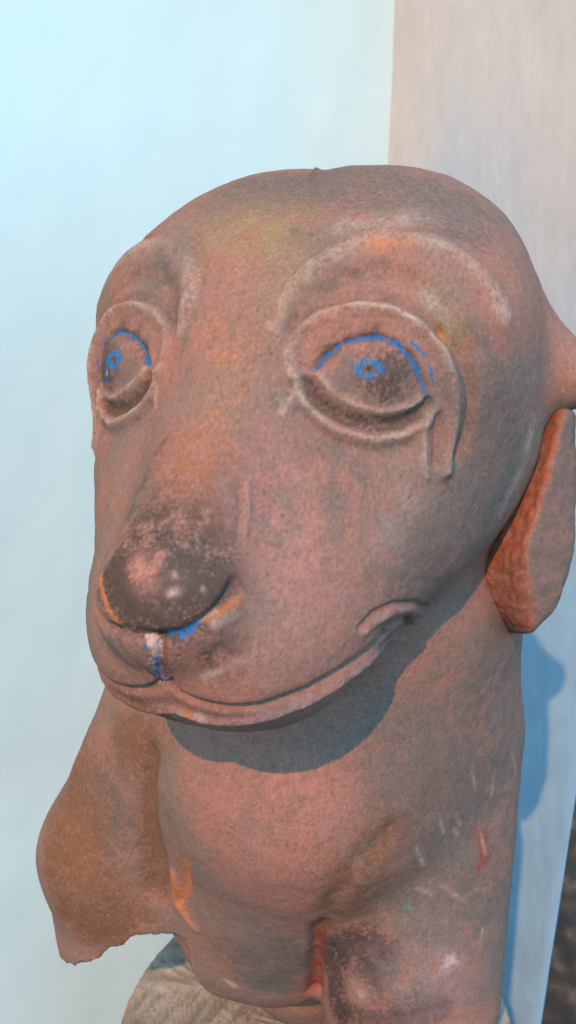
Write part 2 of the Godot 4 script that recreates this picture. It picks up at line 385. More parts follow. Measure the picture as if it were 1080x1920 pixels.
	stroke([Vector3(-0.0235, 0.5853, 0.2347)], 0, 1, DARK, 0.35, 14, false)
	stroke([Vector3(-0.0862, 0.5748, 0.2306), Vector3(-0.0799, 0.5671, 0.2306)], 0, 1, GREY, 0.5, 16, false)
	stroke([Vector3(-0.0422, 0.5638, 0.2402), Vector3(-0.0261, 0.5729, 0.2396), Vector3(-0.0105, 0.5746, 0.2367)], 0, 1, PALE, 0.4, 2.4, false)
	stroke([Vector3(-0.0188, 0.7583, 0.0199), Vector3(0.0187, 0.7641, 0.0342), Vector3(0.0656, 0.7647, 0.0608), Vector3(0.0918, 0.7575, 0.0690)], 0, 1, GREY, 0.85, 34, false)
	stroke([Vector3(-0.0334, 0.7431, 0.0563), Vector3(-0.0058, 0.7445, 0.0765)], 0, 1, OLIVE, 0.5, 24, false)
	stroke([Vector3(-0.0644, 0.7304, 0.0549), Vector3(-0.0695, 0.7192, 0.0711)], 0, 1, GREY, 0.6, 16, false)
	stroke([Vector3(-0.0143, 0.7367, 0.0925), Vector3(-0.0057, 0.7481, 0.0660), Vector3(0.0002, 0.7258, 0.1167)], 0, 1, OLIVE, 0.35, 14, false)
	stroke([Vector3(-0.0308, 0.7059, 0.1281), Vector3(-0.0330, 0.6846, 0.1509), Vector3(-0.0378, 0.6642, 0.1733), Vector3(-0.0454, 0.6526, 0.1869)], 0, 1, ORANGE, 0.26, 17, false)
	stroke([Vector3(0.0060, 0.7459, 0.0820), Vector3(0.0319, 0.7503, 0.0887)], 0, 1, GREY, 0.5, 10, false)
	stroke([Vector3(0.0293, 0.7511, 0.0855), Vector3(0.0606, 0.7545, 0.0885), Vector3(0.0727, 0.7562, 0.0834)], 0, 1, PALE, 0.35, 8, false)
	stroke([Vector3(0.0454, 0.7452, 0.1040), Vector3(0.0623, 0.7452, 0.1063)], 0, 1, ORANGE, 0.45, 5, false)
	stroke([Vector3(0.0722, 0.7274, 0.1278), Vector3(0.0860, 0.7138, 0.1346), Vector3(0.0924, 0.7033, 0.1379)], 0, 1, OLIVE, 0.55, 7, false)
	stroke([Vector3(0.0706, 0.7263, 0.1291), Vector3(0.0817, 0.7189, 0.1326)], 0, 1, PALE, 0.4, 5, false)
	stroke([Vector3(0.1111, 0.7205, 0.1136), Vector3(0.1133, 0.7142, 0.1169)], 0, 1, PALE, 0.6, 4, false)
	stroke([Vector3(0.0978, 0.7075, 0.1329), Vector3(0.1026, 0.6914, 0.1372)], 0, 1, GREY, 0.6, 9, false)
	stroke([Vector3(0.0947, 0.7031, 0.1369), Vector3(0.0981, 0.6871, 0.1413), Vector3(0.0961, 0.6652, 0.1470)], 0, 1, ORANGE, 0.45, 5, false)
	stroke([Vector3(0.1020, 0.6697, 0.1429), Vector3(0.1107, 0.6402, 0.1393), Vector3(0.0917, 0.6189, 0.1616), Vector3(0.0732, 0.6084, 0.1782)], 0, 1, GREY, 0.85, 34, false)
	stroke([Vector3(0.0054, 0.5901, 0.2227), Vector3(0.0272, 0.5963, 0.2076), Vector3(0.0498, 0.6011, 0.1938)], 0, 1, GREY, 0.35, 30, false)
	stroke([Vector3(0.0220, 0.6359, 0.1833), Vector3(0.0241, 0.6246, 0.1911), Vector3(0.0224, 0.6134, 0.1991)], 0, 1, GREY, 0.75, 7, false)
	stroke([Vector3(0.0275, 0.6471, 0.1753), Vector3(0.0412, 0.6395, 0.1784), Vector3(0.0498, 0.6267, 0.1832)], 0, 1, GREY, 0.6, 16, false)
	stroke([Vector3(0.0165, 0.6564, 0.1691), Vector3(0.0055, 0.6589, 0.1676)], 0, 1, GREY, 0.5, 9, false)
	stroke([Vector3(0.0611, 0.6326, 0.1766), Vector3(0.0526, 0.6162, 0.1869)], 0, 1, PALE, 0.25, 12, false)
	stroke([Vector3(-0.0107, 0.6536, 0.1759), Vector3(-0.0133, 0.6322, 0.1941), Vector3(-0.0052, 0.6144, 0.2063)], 0, 1, ROSE, 0.45, 22, false)
	stroke([Vector3(0.0163, 0.6011, 0.2101), Vector3(0.0054, 0.5832, 0.2269)], 0, 1, ROSE, 0.35, 26, false)
	stroke([Vector3(-0.0534, 0.6808, 0.1407), Vector3(-0.0560, 0.6941, 0.1189), Vector3(-0.0519, 0.7061, 0.1098)], 0, 1, GREY, 0.35, 6, false)
	stroke([Vector3(-0.0650, 0.6565, 0.1623), Vector3(-0.0743, 0.6403, 0.1735), Vector3(-0.0807, 0.6286, 0.1810)], 0, 1, DARK, 0.3, 9, false)  # shade of the valley beside the snout, painted dark
	stroke([Vector3(0.1408, 0.6442, 0.1029), Vector3(0.1372, 0.6231, 0.1085), Vector3(0.1297, 0.6062, 0.1158), Vector3(0.1190, 0.5878, 0.1238)], 0, 3, PALE, 0.35, 5, false)  # pale edge light along the jaw, painted
	stroke([Vector3(-0.1005, 0.6686, 0.0811), Vector3(-0.1014, 0.6639, 0.0817), Vector3(-0.1035, 0.6599, 0.0800)], 0, 1, BLUE, 0.9, 1.6, false)
	stroke([Vector3(-0.1010, 0.6663, 0.0813)], 0, 1, PINK, 0.95, 1.1, false)
	stroke([Vector3(0.0181, 0.7655, 0.0225)], 4.5, 3.6, GREY, 0.5, 4, false)
	stroke([Vector3(0.0145, 0.7647, 0.0205), Vector3(0.0234, 0.7658, 0.0304)], 2.5, 3.5, GREY, 0.4, 3, false)
	stroke([Vector3(0.1368, 0.4247, 0.1034)], 0, 1, DARK, 1, 1.8, false)
	stroke([Vector3(-0.0133, 0.4181, 0.1555), Vector3(0.0201, 0.4148, 0.1615), Vector3(0.0270, 0.3776, 0.1687)], 0, 1, ROSE, 0.55, 50, false)
	stroke([Vector3(0.1233, 0.4601, 0.1127), Vector3(0.1448, 0.3716, 0.1024), Vector3(0.1334, 0.2934, 0.1330)], 0, 1, GREY, 0.5, 50, false)
	stroke([Vector3(-0.1528, 0.3135, 0.0478), Vector3(-0.1620, 0.2730, 0.0615), Vector3(-0.1470, 0.2246, 0.0788)], 0, 1, OCHRE, 0.82, 42, false)  # brown shade over the broken leg, painted by these strokes
	stroke([Vector3(-0.1760, 0.2665, 0.0549), Vector3(-0.1729, 0.2263, 0.0699)], 0, 1, OCHRE, 0.6, 20, false)
	stroke([Vector3(-0.1143, 0.3770, 0.0634), Vector3(-0.0787, 0.5190, 0.2056)], 0, 1, OCHRE, 0.8, 26, false)
	stroke([Vector3(-0.1432, 0.3264, 0.0507), Vector3(-0.1290, 0.3465, 0.0563)], 0, 1, GREY, 0.4, 14, false)
	stroke([Vector3(-0.1217, 0.3160, 0.0678), Vector3(-0.1257, 0.2823, 0.0708)], 0, 1, GREY, 0.45, 16, false)
	stroke([Vector3(-0.0956, 0.3878, 0.0884), Vector3(-0.1012, 0.3347, 0.0827), Vector3(-0.0988, 0.2921, 0.0808), Vector3(-0.1002, 0.2546, 0.0808)], -6, 11, OCHRE, 0.75, 13, false)  # cut fold; its brown shade is painted as well
	stroke([Vector3(-0.0715, 0.3189, 0.1156), Vector3(-0.0721, 0.2891, 0.1041), Vector3(-0.0798, 0.2552, 0.0920)], -2.2, 4, ORANGE, 0.9, 5, false)
	stroke([Vector3(-0.0838, 0.2811, 0.0910), Vector3(-0.0842, 0.2518, 0.0886), Vector3(-0.0756, 0.2404, 0.0934), Vector3(-0.0696, 0.2329, 0.0966)], 2.4, 4, ORANGE, 0.72, 4.5, false)
	stroke([Vector3(-0.0702, 0.3006, 0.1100), Vector3(-0.0689, 0.2868, 0.1068)], -1, 1.6, RED, 0.8, 2, false)
	stroke([Vector3(-0.0271, 0.2279, 0.1193), Vector3(-0.0075, 0.2462, 0.1280), Vector3(0.0079, 0.2291, 0.1227), Vector3(-0.0240, 0.1921, 0.1104)], 0, 1, GREY, 0.88, 20, false)  # shade low on the belly, painted grey here and below
	stroke([Vector3(-0.0434, 0.2138, 0.1096), Vector3(-0.0468, 0.2342, 0.1126), Vector3(-0.0078, 0.1858, 0.1100)], 0, 1, GREY, 0.55, 16, false)
	stroke([Vector3(-0.0468, 0.1795, 0.0999), Vector3(-0.0419, 0.1782, 0.1018)], 0, 1, PALE, 0.7, 3, false)
	stroke([Vector3(0.0646, 0.3851, 0.1578), Vector3(0.0413, 0.3566, 0.1659), Vector3(0.0506, 0.3083, 0.1468)], 0, 1, OCHRE, 0.55, 30, false)  # brown shade on the inner side of the foreleg, painted
	stroke([Vector3(0.0679, 0.3957, 0.1549), Vector3(0.0542, 0.3806, 0.1624)], 0, 1, OCHRE, 0.25, 14, false)
	stroke([Vector3(0.0738, 0.4306, 0.1452), Vector3(0.1163, 0.3915, 0.1251)], 0, 1, GREY, 0.75, 40, false)
	stroke([Vector3(0.1079, 0.3428, 0.1328), Vector3(0.1131, 0.3092, 0.1384), Vector3(0.0948, 0.3043, 0.1432)], 0, 1, GREY, 0.82, 40, false)
	stroke([Vector3(0.0381, 0.2555, 0.1340), Vector3(0.0560, 0.2691, 0.1436), Vector3(0.0648, 0.2668, 0.1485), Vector3(0.0562, 0.2508, 0.1483)], -2, 9, LIMB_SHADE, 0.86, 17, false)  # self-shadow on the lower foreleg, painted dark
	stroke([Vector3(0.0327, 0.2433, 0.1302), Vector3(0.0353, 0.1976, 0.1383)], 0, 1, LIMB_SHADE, 0.8, 14, false)
	stroke([Vector3(0.0390, 0.1988, 0.1439), Vector3(0.0749, 0.2189, 0.1650), Vector3(0.1041, 0.2292, 0.1638)], -2, 9, LIMB_SHADE, 0.72, 12, false)
	stroke([Vector3(0.0815, 0.2493, 0.1581), Vector3(0.0962, 0.2459, 0.1599)], 0, 1, PURPLE, 0.5, 26, false)
	stroke([Vector3(0.0832, 0.2453, 0.1595)], 6, 36, PALE, 0, 3, false)
	stroke([Vector3(0.0740, 0.2595, 0.1536), Vector3(0.0852, 0.2416, 0.1607)], 0, 1, GREY, 0.55, 18, false)
	stroke([Vector3(0.0500, 0.2365, 0.1476), Vector3(0.0530, 0.2293, 0.1515)], 0.6, 4, PALE, 0.45, 4, false)  # highlight on the knee, painted pale
	stroke([Vector3(0.0602, 0.2261, 0.1569), Vector3(0.0746, 0.2237, 0.1636), Vector3(0.0526, 0.2549, 0.1450)], -1.5, 6, DARK, 0.3, 6, false)
	stroke([Vector3(0.0222, 0.2866, 0.1428), Vector3(0.0204, 0.2283, 0.1220), Vector3(0.0210, 0.1721, 0.1032)], -7, 5, RED, 0.6, 5, false)  # crevice with its red bounce light painted in
	stroke([Vector3(0.0646, 0.3851, 0.1578), Vector3(0.0426, 0.3638, 0.1662), Vector3(0.0289, 0.3274, 0.1602), Vector3(0.0238, 0.2746, 0.1368)], -2.5, 8, OCHRE, 0.3, 14, false)  # crease with brown bounce and shadow painted along it
	stroke([Vector3(0.1291, 0.3516, 0.1196), Vector3(0.1337, 0.3395, 0.1196), Vector3(0.1354, 0.3270, 0.1219), Vector3(0.1323, 0.3230, 0.1252)], 0, 1, RED, 0.7, 4, false)
	stroke([Vector3(0.1313, 0.3484, 0.1187), Vector3(0.1361, 0.3305, 0.1204)], -0.6, 1.2, PALE, 0.4, 1.5, false)
	stroke([Vector3(0.0839, 0.3614, 0.1474), Vector3(0.0913, 0.3382, 0.1404)], 0.4, 1.3, PALE, 0.4, 1.5, false)
	stroke([Vector3(0.1001, 0.3751, 0.1371), Vector3(0.1034, 0.3638, 0.1350)], 0.4, 1.3, PALE, 0.4, 1.5, false)
	stroke([Vector3(0.1116, 0.3748, 0.1294), Vector3(0.1152, 0.3635, 0.1273)], 0.4, 1.3, PALE, 0.4, 1.5, false)
	stroke([Vector3(0.1151, 0.3526, 0.1282), Vector3(0.1113, 0.3614, 0.1300)], 0.4, 1.3, PALE, 0.4, 1.5, false)
	stroke([Vector3(0.1214, 0.4033, 0.1204), Vector3(0.1255, 0.3856, 0.1183)], 0.4, 1.3, PALE, 0.4, 1.5, false)
	stroke([Vector3(0.1394, 0.3842, 0.1060), Vector3(0.1391, 0.3719, 0.1080)], 0.4, 1.3, PALE, 0.4, 1.5, false)
	stroke([Vector3(0.1548, 0.3916, 0.0870), Vector3(0.1602, 0.3728, 0.0820)], 0.4, 1.3, PALE, 0.4, 1.5, false)
	stroke([Vector3(0.1054, 0.3185, 0.1377), Vector3(0.1211, 0.3029, 0.1372)], 0.4, 1.3, PALE, 0.4, 1.5, false)
	stroke([Vector3(0.0869, 0.3191, 0.1408), Vector3(0.0980, 0.3136, 0.1402)], 0.4, 1.3, PALE, 0.4, 1.5, false)
	stroke([Vector3(0.1362, 0.2759, 0.1359), Vector3(0.1346, 0.2652, 0.1402)], 0.4, 1.3, PALE, 0.4, 1.5, false)
	stroke([Vector3(0.0801, 0.3061, 0.1426), Vector3(0.0832, 0.3034, 0.1432)], 0, 1, TEAL, 0.7, 2, false)
	stroke([Vector3(0.1068, 0.2663, 0.1526), Vector3(0.1146, 0.2624, 0.1515)], 0, 1, PINK, 0.5, 6, false)
	stroke([Vector3(0.1167, 0.2558, 0.1527)], 0, 1, RED, 0.7, 1.8, false)
	stroke([Vector3(-0.0107, 0.5376, 0.2358), Vector3(0.0280, 0.5315, 0.2084), Vector3(0.0645, 0.5021, 0.1377)], 0, 1, PURPLE, 0.3, 6, false)
	stroke([Vector3(0.0233, 0.4473, 0.1501), Vector3(0.0527, 0.4526, 0.1464)], 0, 1, GREY, 0.3, 14, false)
#END
	pass

func line_distance(p: Vector3, s: int) -> float:
	var from := s_from[s]
	var n := s_n[s]
	var best := p.distance_squared_to(s_pts[from])
	for i in range(from, from + n - 1):
		var a := s_pts[i]
		var ba := s_pts[i + 1] - a
		var h := clampf((p - a).dot(ba) / maxf(ba.length_squared(), 1e-12), 0.0, 1.0)
		best = minf(best, p.distance_squared_to(a + ba * h))
	return sqrt(best)

# ------------------------------------------------------------------ from field to surface
var v_pos := PackedVector3Array()
var v_nor := PackedVector3Array()
var v_col := PackedColorArray()
var v_high := PackedFloat32Array()
var v_fixed := PackedByteArray()
var v_first := 0
const CHUNK := 2048

func gradient(p: Vector3) -> Vector3:
	var e := 0.0008
	var a := statue(p + Vector3(e, -e, -e))
	var b := statue(p + Vector3(-e, -e, e))
	var c := statue(p + Vector3(-e, e, -e))
	var d := statue(p + Vector3(e, e, e))
	return Vector3(a - b - c + d, -a - b + c + d, -a + b - c + d).normalized()

func settle(chunk: int) -> void:
	for i in range(v_first + chunk * CHUNK, mini(v_first + chunk * CHUNK + CHUNK, v_pos.size())):
		var p := v_pos[i]
		var n := gradient(p)
		if v_fixed[i] == 0:
			p -= n * statue(p)
			v_pos[i] = p
		v_nor[i] = n

func in_chunks(what: Callable) -> void:
	var n := (v_pos.size() - v_first + CHUNK - 1) / CHUNK
	if n > 0:
		WorkerThreadPool.wait_for_group_task_completion(WorkerThreadPool.add_group_task(what, n, -1, true))

func split(tris: PackedInt32Array, pick: Callable) -> PackedInt32Array:
	var out := PackedInt32Array()
	var between := {}
	var used := {}
	var base := v_pos.size()
	for t in range(0, tris.size(), 3):
		var v := [tris[t], tris[t + 1], tris[t + 2]]
		if not pick.call((v_pos[v[0]] + v_pos[v[1]] + v_pos[v[2]]) / 3.0):
			out.append_array(v)
			continue
		var mids := [0, 0, 0]
		for e in 3:
			var a: int = v[e]
			var b: int = v[(e + 1) % 3]
			var key := mini(a, b) * 4194304 + maxi(a, b)
			if not between.has(key):
				between[key] = v_pos.size()
				v_pos.append((v_pos[a] + v_pos[b]) * 0.5)
				v_fixed.append(1)          # an edge seen once is the rim of the finer part and stays straight
			else:
				v_fixed[between[key]] = 0
			mids[e] = between[key]
		out.append_array([v[0], mids[0], mids[2], mids[0], v[1], mids[1], mids[2], mids[1], v[2], mids[0], mids[1], mids[2]])
	v_nor.resize(v_pos.size())
	v_first = base
	in_chunks(settle)
	return out

func everywhere(_p: Vector3) -> bool:
	return true

func on_the_face(p: Vector3) -> bool:
	var q := head_back * (p - head_at)
	return q.z > 0.03 and q.y > -0.165 and q.y < 0.125

func paint(chunk: int) -> void:
	for i in range(chunk * CHUNK, mini(chunk * CHUNK + CHUNK, v_pos.size())):
		var p := v_pos[i]
		var big := coarse.get_noise_3dv(p)
		var mid := fine.get_noise_3dv(p)
		var small := grit.get_noise_3dv(p)
		var q := head_back * (p - head_at)
		q.x = absf(q.x)
		# bare stone: reddish, greyer where it has weathered
		var c := Color(0.385, 0.175, 0.128).lerp(Color(0.240, 0.172, 0.138), clampf(0.43 + big * 0.9 + mid * 0.3, 0.0, 1.0))
		c = c.lerp(Color(0.43, 0.23, 0.16), clampf(small * 0.55 + mid * 0.45 - 0.14, 0.0, 0.4))
		c = c.lerp(Color(0.15, 0.12, 0.105), clampf(-small * 0.5 - mid * 0.4 - 0.2, 0.0, 0.3))
		var h := 0.0008 * coarse.get_noise_3dv(p * 1.9) + 0.00022 * mid + 0.00011 * small
		if small < -0.62:          # pits where a grain has fallen out
			h += (small + 0.62) * 0.0026
			c = c.lerp(DARK, clampf((-0.62 - small) * 2.5, 0.0, 0.35))
		if shaping_ear:
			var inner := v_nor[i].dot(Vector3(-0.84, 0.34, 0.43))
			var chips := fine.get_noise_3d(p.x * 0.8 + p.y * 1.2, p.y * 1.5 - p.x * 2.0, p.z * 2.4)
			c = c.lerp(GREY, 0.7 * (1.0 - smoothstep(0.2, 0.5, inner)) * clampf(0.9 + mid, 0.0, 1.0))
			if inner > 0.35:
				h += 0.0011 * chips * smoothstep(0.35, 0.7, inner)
				c = c.lerp(Color(0.38, 0.105, 0.05), smoothstep(0.3, 0.75, inner) * clampf(0.50 + chips * 1.3, 0.0, 0.95))  # orange holds bounced light as well as the paint of the ear
		for s in s_n.size():
			var at := q if s_face[s] else p
			var m := s_mid[s]
			var r := s_reach[s]
			if absf(at.x - m.x) > r or absf(at.y - m.y) > r or absf(at.z - m.z) > r:
				continue
			var d := line_distance(at, s)
			var a := s_amp[s]
			if a != 0.0:
				var x := d / s_w[s]
				if x < 2.2:
					h += a * exp(-x * x) * (1.0 + 0.12 * mid)
			var k := s_k[s]
			if k > 0.0:
				var y := d / s_tw[s]
				if y < 2.2:
					var cover := exp(-y * y)
					if k > 0.88:     # chalk and flaked paint: broken, with an edge
						cover = k * smoothstep(0.45, 0.62, cover + 0.9 * small + 0.4 * mid)
					elif k > 0.7:    # stains, wear and painted shade: mottled, thinning out
						cover = k * smoothstep(0.12, 0.85, cover + cover * (0.9 * small + 0.5 * mid))
					else:
						cover = clampf(k * cover * (1.0 + 1.5 * mid + 1.1 * small), 0.0, 1.0)
					c = c.lerp(s_col[s], cover)
		v_high[i] = h
		v_col[i] = c

# ------------------------------------------------------------------ the statue and its parts
const PARTS: Array[String] = ["torso", "head", "nose", "eye", "eyelid", "brow", "lower_jaw", "foreleg", "broken_foreleg", "eye", "eyelid", "brow", "pupil", "pupil"]

func part_of(p: Vector3) -> int:
	if head_shape(p) > body_shape(p):
		if p.y < 0.30 and p.x > 0.02 and p.z > 0.03 and cone(p, Vector3(0.088, 0.375, 0.034), Vector3(0.094, 0.185, 0.108), 0.086, 0.067) < 0.004:
			return 7
		if p.y < 0.17 and cone(p, Vector3(0.094, 0.185, 0.108), Vector3(0.060, 0.02, 0.100), 0.067, 0.053) < 0.004:
			return 7
		return 8 if p.x < -0.085 and p.y < 0.40 else 0
	var q := head_back * (p - head_at)
	var m := Vector3(absf(q.x), q.y, q.z)
	if q.z < 0.05:
		return 1
	if ellipsoid(q - Vector3(0, -0.086, 0.182), Vector3(0.042, 0.038, 0.036)) < 0.0 and q.y > -0.113:
		return 2
	var side := 6 if q.x < 0.0 else 0
	var a := (m.x - 0.078) * 0.91 - (m.z - 0.12) * 0.41
	var b := m.y - 0.029
	if a * a + b * b < 0.0035 * 0.0035:
		return 13 if side else 12
	if pow(a / 0.027, 2.0) + pow((b + 0.002 + a * 0.12) / 0.018, 2.0) < 1.0:
		return 3 + side
	if pow(a / 0.043, 2.0) + pow((b - 0.001) / 0.036, 2.0) < 1.0:
		return 4 + side
	if b > 0.012 and pow((a + 0.004) / 0.062, 2.0) + pow((b - 0.008) / 0.066, 2.0) < 1.0:
		return 5 + side
	if q.y < -0.085:
		var line := -0.136
		if m.z < 0.1125:
			line = lerpf(-0.098, -0.115, (m.z - 0.09) / 0.0225)
		elif m.z < 0.149:
			line = lerpf(-0.115, -0.130, (m.z - 0.1125) / 0.0365)
		elif m.z < 0.172:
			line = lerpf(-0.130, -0.141, (m.z - 0.149) / 0.023)
		else:
			line = lerpf(-0.141, -0.136, (m.z - 0.172) / 0.012)
		if q.y < line:
			return 6
	return 1

func surface(tris: PackedInt32Array, root: Node3D, by_part: bool) -> void:
	# push the carving in, smooth the normals over the whole skin, then hand each part its own triangles
	var n := v_pos.size()
	v_col.resize(n)
	v_high.resize(n)
	v_high.fill(0.0)
	v_first = 0
	if DETAIL:
		in_chunks(paint)
	var label := PackedByteArray()
	label.resize(tris.size() / 3)
	if by_part:
		for t in label.size():
			label[t] = part_of((v_pos[tris[t * 3]] + v_pos[tris[t * 3 + 1]] + v_pos[tris[t * 3 + 2]]) / 3.0)
	for i in n:
		v_pos[i] += v_nor[i] * v_high[i] - root.position
	var nor := PackedVector3Array()
	nor.resize(n)
	for t in range(0, tris.size(), 3):
		var a := v_pos[tris[t]]
		var f := (v_pos[tris[t + 2]] - a).cross(v_pos[tris[t + 1]] - a)
		nor[tris[t]] += f
		nor[tris[t + 1]] += f
		nor[tris[t + 2]] += f
	var made := {}
	for part in (PARTS.size() if by_part else 1):
		var map := {}
		var pos := PackedVector3Array()
		var pn := PackedVector3Array()
		var pc := PackedColorArray()
		var ix := PackedInt32Array()
		for t in label.size():
			if label[t] != part:
				continue
			for k in 3:
				var i := tris[t * 3 + k]
				if not map.has(i):
					map[i] = pos.size()
					pos.append(v_pos[i])
					pn.append(nor[i].normalized())
					pc.append(v_col[i])
				ix.append(map[i])
		if ix.is_empty():
			continue
		var arr := []
		arr.resize(Mesh.ARRAY_MAX)
		arr[Mesh.ARRAY_VERTEX] = pos
		arr[Mesh.ARRAY_NORMAL] = pn
		arr[Mesh.ARRAY_COLOR] = pc
		arr[Mesh.ARRAY_INDEX] = ix
		var am := ArrayMesh.new()
		am.add_surface_from_arrays(Mesh.PRIMITIVE_TRIANGLES, arr)
		var o := MeshInstance3D.new()
		o.name = PARTS[part] if by_part else "ear"
		o.mesh = am
		o.material_override = stone
		var under: Node3D = root
		if part == 12 and made.has(3):
			under = made[3]
		elif part == 13 and made.has(9):
			under = made[9]
		if under.has_node(NodePath(o.name)):
			o.name = str(o.name) + "_001"
		under.add_child(o, true)
		made[part] = o
	var tags := {2: "dark weathered nose with flaked pale spots", 8: "foreleg broken off above the paw, with a ragged end", 7: "bent foreleg with pale scratches and a red scrape", 6: "lower jaw with one broad lip"}
	for part: int in tags:
		if by_part and made.has(part):
			made[part].set_meta("label", tags[part])
	if not by_part:
		made[0].set_meta("label", "thick hanging ear with an orange inner side, bounce light painted in")

func carve(at: Vector3, size: Vector3) -> PackedInt32Array:
	lo = at
	v_pos = PackedVector3Array()
	v_nor = PackedVector3Array()
	v_col = PackedColorArray()
	v_fixed = PackedByteArray()
	build_field(size)
	var net := surface_nets()
	v_pos = net[0]
	v_nor.resize(v_pos.size())
	v_fixed.resize(v_pos.size())
	v_first = 0
	in_chunks(settle)
	return split(net[1], everywhere) if DETAIL else net[1]

func build_statue() -> void:
	var t := Time.get_ticks_msec()
	stone = stone_material()
	marks()
	var root := Node3D.new()
	root.name = "dog_statue"
	root.position = Vector3(0.03, 0, 0)
	root.set_meta("label", "reddish carved stone dog with blue-rimmed eyes sitting upright on a round block")
	root.set_meta("category", "statue")
	add_child(root)
	var tris := carve(Vector3(-0.24, -0.004, -0.17), Vector3(0.47, 0.80, 0.43))
	if DETAIL:
		tris = split(tris, on_the_face)
	print("skin ", v_pos.size(), " points ", Time.get_ticks_msec() - t)
	surface(tris, root, DETAIL)
	if DETAIL:
		make_ear_planes()
		shaping_ear = true
		tris = carve(Vector3(0.10, 0.46, -0.02), Vector3(0.13, 0.19, 0.13))
		surface(tris, root, false)
	print("statue ", Time.get_ticks_msec() - t)

# ------------------------------------------------------------------ materials
func stone_material() -> StandardMaterial3D:
	# a gritty grain of many-coloured grains, as in a coarse sandstone
	var side := 512
	var rng := RandomNumberGenerator.new()
	rng.seed = 4
	var grain := PackedFloat32Array()
	grain.resize(side * side)
	for i in grain.size():
		grain[i] = rng.randf()
	var im := Image.create(side, side, false, Image.FORMAT_RGB8)
	var bump := Image.create(side, side, false, Image.FORMAT_L8)
	for y in side:
		var up := ((y + 1) % side) * side
		var dn := ((y + side - 1) % side) * side
		for x in side:
			var r := (x + 1) % side
			var l := (x + side - 1) % side
			var c := y * side
			var g := (grain[c + x] * 2.0 + grain[c + r] + grain[c + l] + grain[up + x] + grain[dn + x]) / 6.0
			var v := clampf(0.88 + (g - 0.5) * 0.36, 0.3, 1.0)
			var hue := grain[up + l] - 0.5
			var cold := grain[dn + r] - 0.5
			im.set_pixel(x, y, Color(clampf(v * (1.0 + hue * 0.10), 0, 1), clampf(v * (0.99 - hue * 0.05 + cold * 0.06), 0, 1), clampf(v * (0.98 + cold * 0.20), 0, 1)))
			bump.set_pixel(x, y, Color(g, g, g))
	bump.convert(Image.FORMAT_RGB8)
	bump.bump_map_to_normal_map(2.0)
	var m := StandardMaterial3D.new()
	m.vertex_color_use_as_albedo = true
	m.albedo_texture = ImageTexture.create_from_image(im)
	m.normal_enabled = true
	m.normal_texture = ImageTexture.create_from_image(bump)
	m.normal_scale = 0.25
	m.roughness = 0.9
	m.metallic_specular = 0.2
	m.uv1_triplanar = true
	m.uv1_scale = Vector3.ONE * 3.4
	return m

func plaster_material(c: Color, across: float, along: float, rough: float, strength: float) -> StandardMaterial3D:
	var n := FastNoiseLite.new()
	n.seed = 17
	n.noise_type = FastNoiseLite.TYPE_SIMPLEX_SMOOTH
	n.frequency = 0.02
	n.fractal_octaves = 5
	n.fractal_gain = rough
	var t := NoiseTexture2D.new()
	t.width = 512
	t.height = 512
	t.seamless = true
	t.noise = n
	t.as_normal_map = true
	t.bump_strength = 6.0
	var m := StandardMaterial3D.new()
	m.vertex_color_use_as_albedo = true
	m.albedo_color = c.linear_to_srgb()
	m.normal_enabled = true
	m.normal_texture = t
	m.normal_scale = strength
	m.roughness = 0.72
	m.uv1_scale = Vector3(across, along, 1)
	return m

